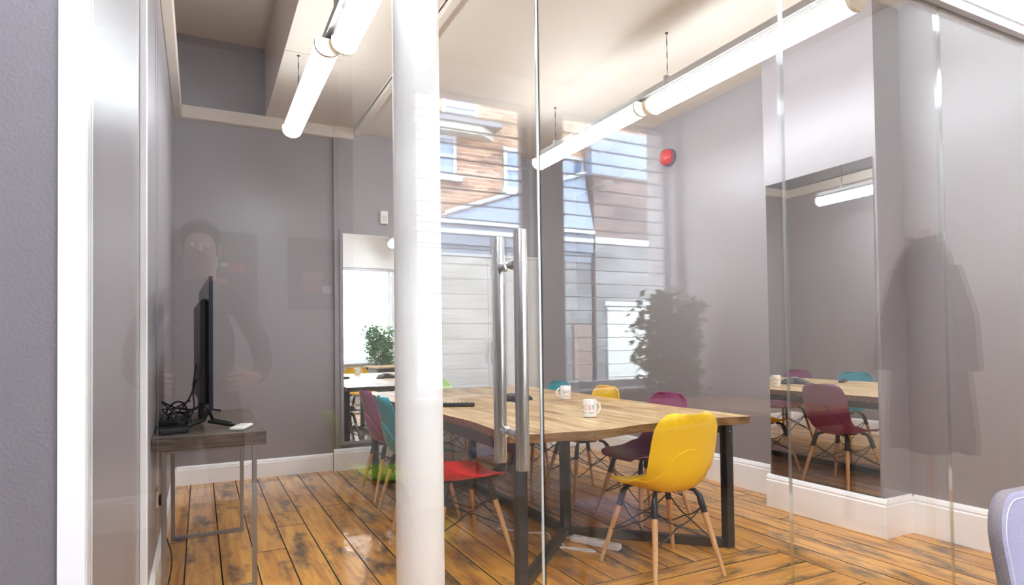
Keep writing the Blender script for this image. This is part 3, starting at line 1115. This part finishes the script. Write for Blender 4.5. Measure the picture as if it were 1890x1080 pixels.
# white trunking on the left wall
t = tag(empty('cable_trunking', (XL, 2.72, 0)), 'white vertical cable trunking on the left wall', 'trunking')
obj('channel', B(0, .024, -.02, .02, .0, 3.186, bev=.003), M['white'], t)
t.location.z = .0
obj('lid_joint', B(.0241, .0255, -.021, .021, 1.60, 1.603), M['white'], t)
# double sockets under the desk with plugs
t = tag(empty('wall_socket', (XL, 3.72, .42)), 'white double wall socket under the television desk', 'socket')
obj('faceplate', B(0, .010, -.073, .073, -.043, .043, bev=.003), M['socket'], t)
for s in (-1, 1):
    obj('rocker', B(.010, .013, s*.035-.006, s*.035+.006, .016, .030), M['bplastic'], t)
tag(obj('plug', box(B(XL+.0105, XL+.045, 3.665, 3.715, .385, .435, bev=.006), XL+.025, XL+.035, 3.685, 3.695, .35, .386), M['black']), 'black plug in the wall socket under the desk', 'plug')
cp_ = [(XL+.03, 3.69, .35), (XL+.035, 3.70, .25), (XL+.07, 3.66, .12), (XL+.06, 3.52, .03), (XL+.03, 3.40, .008), (XL+.03, 3.2, .008)]
tag(obj('mains_cable', Tb([crom(cp_, s/40) for s in range(41)], .004, 6), M['wire'], None, True), 'black mains cable hanging from the socket to the floor', 'cable')

# ================================================================== TELEVISION DESK
DY0, DY1, DX1, DZ = 3.27, 4.50, .290, .782
dk = tag(empty('television_desk', (0, (DY0+DY1)/2, 0)), 'narrow dark wood desk on thin steel legs against the left wall', 'desk')
cy = (DY0+DY1)/2
obj('desktop', B(XL+.006, DX1, DY0-cy, DY1-cy, DZ-.066, DZ, bev=.003), M['desk'], dk)
for yy in (DY0+.08, DY1-.10):
    y_ = yy-cy
    for x_ in (XL+.05, DX1-.05):
        obj('leg', B(x_-.011, x_+.011, y_-.011, y_+.011, 0, DZ-.067, bev=.002), M['dark_steel'], dk)
    obj('floor_bar', B(XL+.061, DX1-.061, y_-.011, y_+.011, 0, .022, bev=.002), M['dark_steel'], dk)
    obj('top_bar', B(XL+.061, DX1-.061, y_-.011, y_+.011, DZ-.089, DZ-.067, bev=.002), M['dark_steel'], dk)
# television
tv = tag(empty('television', (.012, 3.92, DZ), R(2.5)), 'flat black television on a forked stand, seen edge on', 'television')
obj('screen_panel', B(.004, .022, -.52, .52, .10, .765, bev=.003), M['tvedge'], tv)
obj('screen', B(.0221, .0232, -.51, .51, .115, .755), M['screen'], tv)
obj('rear_housing', B(-.030, .0035, -.42, .42, .12, .66, bev=.012), M['black'], tv)
obj('stand_neck', B(-.022, .008, -.10, .10, .012, .30, bev=.005), M['black'], tv)
for yy in (-.36, .36):
    for s in (-1, 1):
        obj('foot', Tb([(.01, yy, .095), (.01+s*.02, yy, .04), (.01+s*.11, yy+.07*(1 if s > 0 else -.3), .0095)], [.011, .010, .008], 8), M['black'], tv, True)
obj('foot', Tb([(.01, -.36, .03), (.125, -.44, .0095)], .009, 8), M['black'], tv, True)
# cable bundle behind the TV
rc = random.Random(5)
loop = []
for s in range(181):
    a = s/180*2*PI*5
    loop.append((-.105+.055*math.cos(a)*(1+.25*math.sin(a*.37)), 3.62+.09*math.sin(a)*(1+.2*math.cos(a*.23)), DZ+.076+.045*math.sin(a*.61+1)+.02*math.cos(a*1.7)))
bm = Tb(loop, .0045, 6)
tube(bm, [crom([(-.02, 3.75, 1.02), (-.05, 3.70, .93), (-.10, 3.62, .86), (-.13, 3.55, .80)], s/20) for s in range(21)], .0045, 6)
tube(bm, [crom([(-.02, 3.80, 1.10), (-.035, 3.72, .98), (-.03, 3.66, .88), (-.06, 3.60, .80)], s/20) for s in range(21)], .004, 6)
tag(obj('cable_bundle', bm, M['wire'], None, True), 'tangled coil of black cables behind the television', 'cable')
t = tag(empty('media_box', (-.115, 3.42, DZ), R(4)), 'small flat black media box on the desk in front of the cables', 'box')
obj('body', B(-.062, .062, -.06, .06, .001, .026, bev=.004), M['black'], t)
obj('front_panel', B(-.05, .05, -.0615, -.0602, .006, .022), M['screen'], t)
t = tag(empty('power_adapter', (-.12, 3.60, DZ), R(-15)), 'black power adapter brick amid the cables on the desk', 'adapter')
obj('body', B(-.055, .055, -.08, .08, .001, .05, bev=.012), M['black'], t)
obj('strain_relief', Tb([(0, .08, .02), (0, .11, .02)], [.007, .004], 8), M['black'], t)
t = tag(empty('handset', (.185, 3.41, DZ), R(-20)), 'small white handset lying on the dark desk', 'phone')
obj('body', B(-.035, .035, -.085, .085, .001, .018, bev=.008), M['wplastic'], t, True)
obj('display', B(-.024, .024, .01, .06, .0181, .019), M['bplastic'], t)
obj('keypad', B(-.024, .024, -.06, -.005, .0181, .019), M['bplastic'], t)

# ================================================================== FRONT OFFICE (camera side)
def fabric_chair(x, y, rz, label):
    t = tag(empty('fabric_chair', (x, y, 0), R(rz)), label, 'chair', 'blue grey fabric chairs')
    # backrest: rounded slab, outer face toward -Y local
    def pad(w, h, d, rr, n=10):
        pts = []
        for cx, cz, a0 in ((w-rr, h-rr, 0), (-w+rr, h-rr, 90), (-w+rr*.6, rr*.6, 180), (w-rr*.6, rr*.6, 270)):
            q = rr if cz > h/2 else rr*.6
            for k in range(n+1):
                a = R(a0+90*k/n)
                pts.append((cx+q*math.cos(a), cz+q*math.sin(a)))
        return pts
    prof = [(px*(.86+.14*min(1, pz/.30)), pz) for px, pz in pad(.228, .405, .06, .10)]
    bm = nbm()
    rings = []
    for (ins, yy) in ((.014, -.017), (.005, -.014), (0, -.006), (0, .006), (.005, .014), (.014, .017)):
        ring = []
        for px, pz in prof:
            d = Vector((px, pz-.2))
            d2 = d*(1-ins/max(.05, d.length))
            wrap_ = .05*(d2.x**2)/.05*.5
            ring.append(bm.verts.new((d2.x, yy+wrap_, d2.y+.2)))
        rings.append(ring)
    n = len(prof)
    for i, (a, b) in enumerate(zip(rings, rings[1:])):
        for k in range(n):
            f = bm.faces.new((a[k], a[(k+1) % n], b[(k+1) % n], b[k]))
            f.material_index = 1 if 0 < i < 4 else 0
    f0 = bm.faces.new(rings[0][::-1])
    f1 = bm.faces.new(rings[-1])
    bmesh.ops.recalc_face_normals(bm, faces=bm.faces[:])
    bmesh.ops.triangulate(bm, faces=[f0, f1])
    bk = obj('backrest', bm, [M['fabric'], M['fabric_edge']], t, True, loc=(0, -.20, .445), rot=(R(7), 0, 0))
    st = []
    for px, pz in prof:
        d = Vector((px, pz-.2))
        d2 = d*(1-.022/max(.05, d.length))
        st.append((d2.x, .0170+.05*(d2.x**2)/.05*.5, d2.y+.2))
    obj('piping', Tb(st, .0016, 5, closed=True), M['piping'], bk)
    obj('seat', B(-.23, .23, -.21, .25, .42, .475, bev=.022), M['fabric'], t, True)
    for sx in (-1, 1):
        for sy in (-1, 1):
            obj('leg', Tb([(sx*.17, sy*.16, .42), (sx*.215, sy*.215, .004)], [.014, .010], 10), M['leg'], t, True)
    return t
fabric_chair(1.755, .515, 177, 'blue grey fabric chair with pale stitching, its back to the glass')
fabric_chair(1.86, -1.02, 185, 'blue grey fabric chair standing by the front window')

def leaf_cluster(bm, c, rng, n, spread, size):
    for _ in range(n):
        d = Vector((rng.gauss(0, 1), rng.gauss(0, 1), rng.gauss(0, .8)))
        p = Vector(c)+d*spread*.5
        a = Euler((rng.uniform(-.9, .9), rng.uniform(-.9, .9), rng.uniform(0, 2*PI))).to_matrix()
        L, w = size*rng.uniform(.7, 1.3), size*.42
        vs = [bm.verts.new(p+a @ Vector(q)) for q in ((0, 0, 0), (w, L*.45, .012), (0, L, -.01), (-w, L*.45, .012))]
        mid = bm.verts.new(p+a @ Vector((0, L*.5, -.006)))
        for k in range(4):
            bm.faces.new((vs[k], vs[(k+1) % 4], mid))
rng = random.Random(11)
t = tag(empty('potted_plant', (3.50, -1.26, 0)), 'bushy green potted plant beside the front window', 'plant')
obj('pot', lathe(nbm(), [(.13, 0), (.165, .33), (.172, .34), (.172, .36), (.155, .36), (.15, .31), (0, .31)], 28), M['pot'], t, True)
bm, bl = nbm(), nbm()
for i in range(13):
    a = rng.uniform(0, 2*PI)
    rr = rng.uniform(.10, .36)
    tip = (min(.18, rr*math.cos(a)), max(-.08, rr*math.sin(a)), rng.uniform(.85, 1.55))
    pts = [(.03*math.cos(a), .03*math.sin(a), .31), (tip[0]*.4, tip[1]*.4, tip[2]*.6), tip]
    tube(bm, pts, [.009, .006, .003], 6)
    for s in (.45, .6, .75, .9, 1.0):
        leaf_cluster(bl, lerp(Vector(pts[1]), Vector(tip), s), rng, 22, .12, .075)
obj('stems', bm, M['stem'], t)
fo = obj('foliage', bl, M['leaf'], t)
fo['kind'] = 'stuff'

t = tag(empty('office_desk', (3.47, -.45, 0)), 'light oak office desk along the right wall of the front office', 'desk')
obj('desktop', B(-.38, .38, -.62, .55, .715, .745, bev=.004), M['desk_light'], t)
for sx in (-.33, .33):
    for sy in (-.57, .50):
        obj('leg', B(sx-.022, sx+.022, sy-.022, sy+.022, 0, .714, bev=.003), M['black_steel'], t)
obj('apron', B(-.30, .30, .48, .52, .64, .714), M['black_steel'], t)

t = tag(empty('coat_stand', (3.50, .74, 0)), 'slim coat stand with a round base near the right wall', 'coat stand')
obj('base', lathe(nbm(), [(.17, 0), (.17, .015), (.14, .024), (.03, .03), (0, .03)], 40), M['steel'], t, True)
obj('pole', Tb([(0, 0, .03), (0, 0, 1.78)], .016, 14), M['leg'], t, True)
for k in range(4):
    a = k*PI/2+.4
    obj('hook', Tb([(0, 0, 1.66), (.07*math.cos(a), .07*math.sin(a), 1.68), (.10*math.cos(a), .10*math.sin(a), 1.74)], [.008, .008, .010], 8), M['steel'], t, True)
bm = nbm()
rings = []
prof = [(1.72, .04, .035), (1.68, .08, .05), (1.60, .12, .06), (1.45, .145, .07), (1.2, .165, .08), (.95, .18, .085), (.70, .195, .09), (.60, .19, .085)]
for z, rx, ry in prof:
    ring = []
    for k in range(32):
        a = 2*PI*k/32
        f = 1+.07*math.sin(5*a+z*3)+.05*math.sin(9*a-z*5)
        ring.append(bm.verts.new((rx*f*math.cos(a), .03+ry*f*math.sin(a), z+.02*math.sin(3*a))))
    rings.append(ring)
for a, b in zip(rings, rings[1:]):
    for k in range(32):
        bm.faces.new((a[k], a[(k+1) % 32], b[(k+1) % 32], b[k]))
bm.faces.new(rings[0])
bm.faces.new(rings[-1])
bmesh.ops.recalc_face_normals(bm, faces=bm.faces[:])
c = tag(empty('coat', (3.50, .74, 0), R(70)), 'dark coat hanging on the coat stand', 'coat')
obj('body', bm, M['coat'], c, True)
for s in (-1, 1):
    obj('sleeve', Tb([(s*.11, .03, 1.56), (s*.175, .05, 1.3), (s*.195, .07, 1.02)], [.045, .048, .042], 12), M['coat'], c, True)

for (x0, x1, z0, z1, lb) in ((-.165, .355, 1.46, 1.99, 'dark framed poster hanging near the front office corner'), (.585, .93, 1.47, 1.98, 'smaller dark framed poster hanging nearest the window wall')):
    t = tag(empty('poster', ((x0+x1)/2, YO, z0)), lb, 'poster')
    h, w = z1-z0, (x1-x0)/2
    obj('print', B(-w, w, .002, .010, 0, h), M['poster'], t)
    bm = B(-w-.012, -w, 0, .018, -.012, h+.012)
    for a in ((w, w+.012, 0, .018, -.012, h+.012), (-w, w, 0, .018, -.012, 0), (-w, w, 0, .018, h, h+.012)):
        box(bm, *a)
    obj('frame', bm, M['poster_frame'], t)
    rp = random.Random(int(w*1000))
    for k in range(5):
        cx, cz, ww, hh = rp.uniform(-w*.6, w*.6), rp.uniform(h*.2, h*.8), rp.uniform(.02, .07), rp.uniform(.01, .05)
        obj('print_patch', B(cx-ww, cx+ww, .010, .0105, cz-hh, cz+hh), M[rp.choice(['t_orange', 't_grey', 'mug', 't_red', 'teal'])], t)

# ================================================================== STREET OUTSIDE THE FRONT WINDOW
YF = 2*YG-10.7
struct('ground', B(-30, 40, -45, YW-.2, -.30, -.10), M['asphalt'], 'grey paved street outside the window')
bd = tag(empty('brick_building', (5, YF, -.1)), 'brown brick building with white sash windows across the street', 'building')
obj('wall', B(-14, 8, -4, 0, 0, 8.2), M['brick'], bd)
obj('parapet', B(-14.1, 8.1, -4.1, .12, 8.2, 8.45), M['stone'], bd)
def sash(parent, x0, x1, z0, z1):
    z0, z1 = z0+.1, z1+.1
    w = obj('window', box(box(box(box(B(x0, x0+.07, -.02, .03, z0, z1), x1-.07, x1, -.02, .03, z0, z1), x0+.07, x1-.07, -.02, .03, z0, z0+.07), x0+.07, x1-.07, -.02, .03, z1-.07, z1), x0+.07, x1-.07, -.02, .035, (z0+z1)/2-.03, (z0+z1)/2+.03), M['white_out'], parent)
    obj('pane', B(x0+.07, x1-.07, -.02, .008, z0+.07, (z0+z1)/2-.03), M['pane_out'], w)
    obj('pane', B(x0+.07, x1-.07, -.02, .008, (z0+z1)/2+.03, z1-.07), M['pane_out'], w)
    obj('glazing_bar', B((x0+x1)/2-.015, (x0+x1)/2+.015, .008, .02, z0+.07, z1-.07), M['white_out'], w)
    obj('sill', B(x0-.08, x1+.08, .0, .14, z0-.10, z0), M['stone'], w)
for x0, x1, z0, z1 in ((3.35, 4.27, 4.28, 5.05), (4.0, 4.72, 5.30, 5.95), (5.25, 5.95, 4.16, 4.98), (6.55, 7.1, 4.2, 5.0), (1.2, 2.1, 4.3, 5.1), (.9, 1.8, 5.6, 6.6), (5.6, 6.5, 5.9, 6.9), (-2, -1, 4.3, 5.3), (-2, -1, 1.0, 2.6), (.5, 1.6, 1.0, 2.6)):
    sash(bd, x0-5, x1-5, z0, z1)
obj('ledge', B(-1.6, .08, 0, .35, 5.32, 5.43), M['lead'], bd)
obj('soffit', prism(nbm(), [(-1.6, 0), (.05, 0), (-.3, .28), (-1.6, .28)], 5.15, 5.32), M['stone'], bd)
# low annexe against it, with a hipped slate roof
an = tag(empty('slate_roof_annexe', (5.5, YF+.16, -.1)), 'low annexe with a pale slate roof rising against the brick building', 'building')
obj('wall', B(-5.5, 1.5, 0, .22, 0, 3.06), M['brick_white'], an)
bm = nbm()
v = [bm.verts.new(p) for p in ((-5.6, .34, 3.50), (1.5, .34, 3.50), (1.5, .02, 4.66), (-1.55, .02, 3.60), (-5.6, .02, 3.56))]
v2 = [bm.verts.new(x.co-Vector((0, 0, .06))) for x in v]
bm.faces.new(v)
bm.faces.new(v2[::-1])
for i in range(5):
    bm.faces.new((v[i], v2[i], v2[(i+1) % 5], v[(i+1) % 5]))
bmesh.ops.recalc_face_normals(bm, faces=bm.faces[:])
obj('roof', bm, M['slate'], an)
obj('flashing', Tb([(-1.55, .06, 3.66), (1.5, .06, 4.72)], .04, 6), M['white_out'], an)
obj('fascia', B(-5.5, 1.5, .22, .30, 3.06, 3.42), M['lead'], an)
obj('gutter', B(-5.6, 1.5, .28, .38, 3.42, 3.50), M['white_out'], an)
obj('gutter', B(-5.6, 1.5, .22, .33, 3.24, 3.33), M['white_out'], an)
obj('painted_shadow_strip', B(-5.5, 1.5, .22, .24, 2.86, 3.06), M['lead'], an)  # dark strip stands in for the shadow band below the fascia
obj('door', B(1.05, 1.45, .22, .25, .10, 1.62), M['brown_door'], an)
# dark brick block and white rendered house further along
db = tag(empty('dark_brick_house', (7.84, YF+.16, -.1)), 'narrow sooty brick house with a slate mansard beside the annexe', 'building')
obj('wall', B(-.80, .80, 0, .28, 0, 4.66), M['brick_dark'], db)
obj('mansard', prism(nbm(), [(-.80, 0), (.80, 0), (.80, .24), (-.80, .24)], 4.66, 5.62), M['slate'], db)
obj('string_course', B(-.80, .80, .28, .33, 3.25, 3.38), M['white_out'], db)
obj('ground_floor', B(-.80, .80, .28, .31, .0, 3.25), M['brick_white'], db)
obj('door', B(-.55, .70, .31, .35, .10, 1.98), M['stone'], db)
obj('arch', B(-.60, .75, .31, .36, 2.0, 2.09), M['white_out'], db)
obj('drainpipe', Tb([(.72, .36, .1), (.72, .36, 4.6)], .05, 8), M['white_out'], db)
wh = tag(empty('white_rendered_house', (11, YF+.16, -.1)), 'white rendered house at the end of the street', 'building')
obj('wall', B(-2.34, 4, 0, .34, 0, 5.6), M['white_out'], wh)
obj('window', B(-1.2, -.2, .34, .36, 1.2, 2.6), M['pane_out'], wh)
obj('cornice', B(-2.34, 4.05, .34, .46, 5.2, 5.4), M['stone'], wh)

# ================================================================== PHOTOGRAPHER (seen only as a faint reflection in the glass)
def person(x, y, label):
    t = tag(empty('person', (x, y, 0)), label, 'person')
    V, E_, Rd = [], [], []
    def add(p, r, link=None):
        V.append(p)
        Rd.append(r)
        if link is not None:
            E_.append((link, len(V)-1))
        return len(V)-1
    pel = add((0, 0, .93), (.165, .12))
    w_ = add((0, .01, 1.08), (.145, .105), pel)
    ch_ = add((0, .02, 1.26), (.165, .115), w_)
    sh = add((0, .02, 1.41), (.12, .085), ch_)
    nk = add((0, .035, 1.49), (.055, .055), sh)
    hd0 = add((0, .06, 1.555), (.07, .08), nk)
    hd1 = add((0, .075, 1.635), (.075, .09), hd0)
    add((0, .07, 1.71), (.055, .065), hd1)
    for sx in (-1, 1):
        a = add((sx*.165, .02, 1.40), (.062, .062), sh)
        b = add((sx*.25, -.01, 1.22), (.050, .050), a)
        c = add((sx*.265, .03, 1.10), (.044, .044), b)
        d = add((sx*.225, .16, 1.06), (.036, .036), c)
        h = add((sx*.19, .25, 1.06), (.026, .026), d)
        p_ = add((sx*.17, .31, 1.06), (.030, .016), h)
        for k, L in enumerate((.062, .074, .070, .055)):
            q = add((sx*(.150+.0), .335, 1.09-.022*k), (.0095, .0095), p_)
            q2 = add((sx*.125, .335+L*.55, 1.088-.022*k), (.0088, .0088), q)
            add((sx*.095, .335+L*.70, 1.084-.022*k), (.0078, .0078), q2)
        q = add((sx*.150, .295, 1.095), (.010, .010), h)
        add((sx*.125, .33, 1.115), (.009, .009), q)
        hp = add((sx*.095, 0, .86), (.10, .105), pel)
        kn = add((sx*.11, .02, .50), (.066, .07), hp)
        an_ = add((sx*.115, -.02, .11), (.045, .05), kn)
        hl = add((sx*.115, -.01, .045), (.045, .045), an_)
        add((sx*.125, .13, .038), (.045, .034), hl)
    me = bpy.data.meshes.new('body')
    me.from_pydata(V, E_, [])
    o = bpy.data.objects.new('body_src', me)
    COL.objects.link(o)
    md = o.modifiers.new('skin', 'SKIN')
    md.use_smooth_shade = True
    for i, r in enumerate(Rd):
        me.skin_vertices[0].data[i].radius = r
        me.skin_vertices[0].data[i].use_root = (i == 0)
    sb = o.modifiers.new('sub', 'SUBSURF')
    sb.levels = sb.render_levels = 2
    bpy.context.view_layer.update()
    dg = bpy.context.evaluated_depsgraph_get()
    body = bpy.data.meshes.new_from_object(o.evaluated_get(dg))
    bpy.data.objects.remove(o, do_unlink=True)
    body.materials.clear()
    for n_, c_, r_ in (('dark_jacket_cloth', (44, 42, 48), .9), ('dark_trouser_cloth', (34, 36, 46), .9), ('skin', (205, 160, 136), .5), ('black_shoe', (22, 20, 20), .4)):
        body.materials.append(mat(n_, c_, r_))
    for p in body.polygons:
        c = p.center
        p.use_smooth = True
        p.material_index = 0
        if c.z < .10:
            p.material_index = 3
        elif c.z < .92 and abs(c.x) < .22:
            p.material_index = 1
        elif c.z > 1.495 or (c.y > .215 and c.z < 1.3):
            p.material_index = 2
    obj('body', body, None, t)
    hb = nbm()
    bmesh.ops.create_uvsphere(hb, u_segments=24, v_segments=14, radius=1)
    for v_ in list(hb.verts):
        v_.co = Vector((v_.co.x*.088, v_.co.y*.105-.005, v_.co.z*.10))
    bmesh.ops.delete(hb, geom=[v_ for v_ in hb.verts if v_.co.y > .035 and v_.co.z < .045 or v_.co.z < -.065], context='VERTS')
    obj('hair', hb, mat('dark_hair', (40, 30, 26), .7), t, True, loc=(0, .065, 1.665))
    for sx in (-1, 1):
        eb = nbm()
        bmesh.ops.create_uvsphere(eb, u_segments=10, v_segments=8, radius=.011)
        obj('eye', eb, M['mug'], t, True, loc=(sx*.030, .152, 1.635))
        ear = nbm()
        bmesh.ops.create_uvsphere(ear, u_segments=10, v_segments=8, radius=1)
        bmesh.ops.scale(ear, vec=(.010, .018, .030), verts=ear.verts[:])
        obj('ear', ear, body.materials[2], t, True, loc=(sx*.079, .065, 1.625))
    obj('nose', Tb([(0, .150, 1.642), (0, .172, 1.605), (0, .150, 1.598)], [.007, .011, .006], 8), body.materials[2], t, True)
    obj('mouth', Tb([(-.022, .150, 1.572), (0, .158, 1.570), (.022, .150, 1.572)], [.003, .005, .003], 6), mat('lips', (176, 110, 100), .5), t, True)
    return t
person(.0, -.42, 'person in a dark jacket standing in the front office with both hands raised')
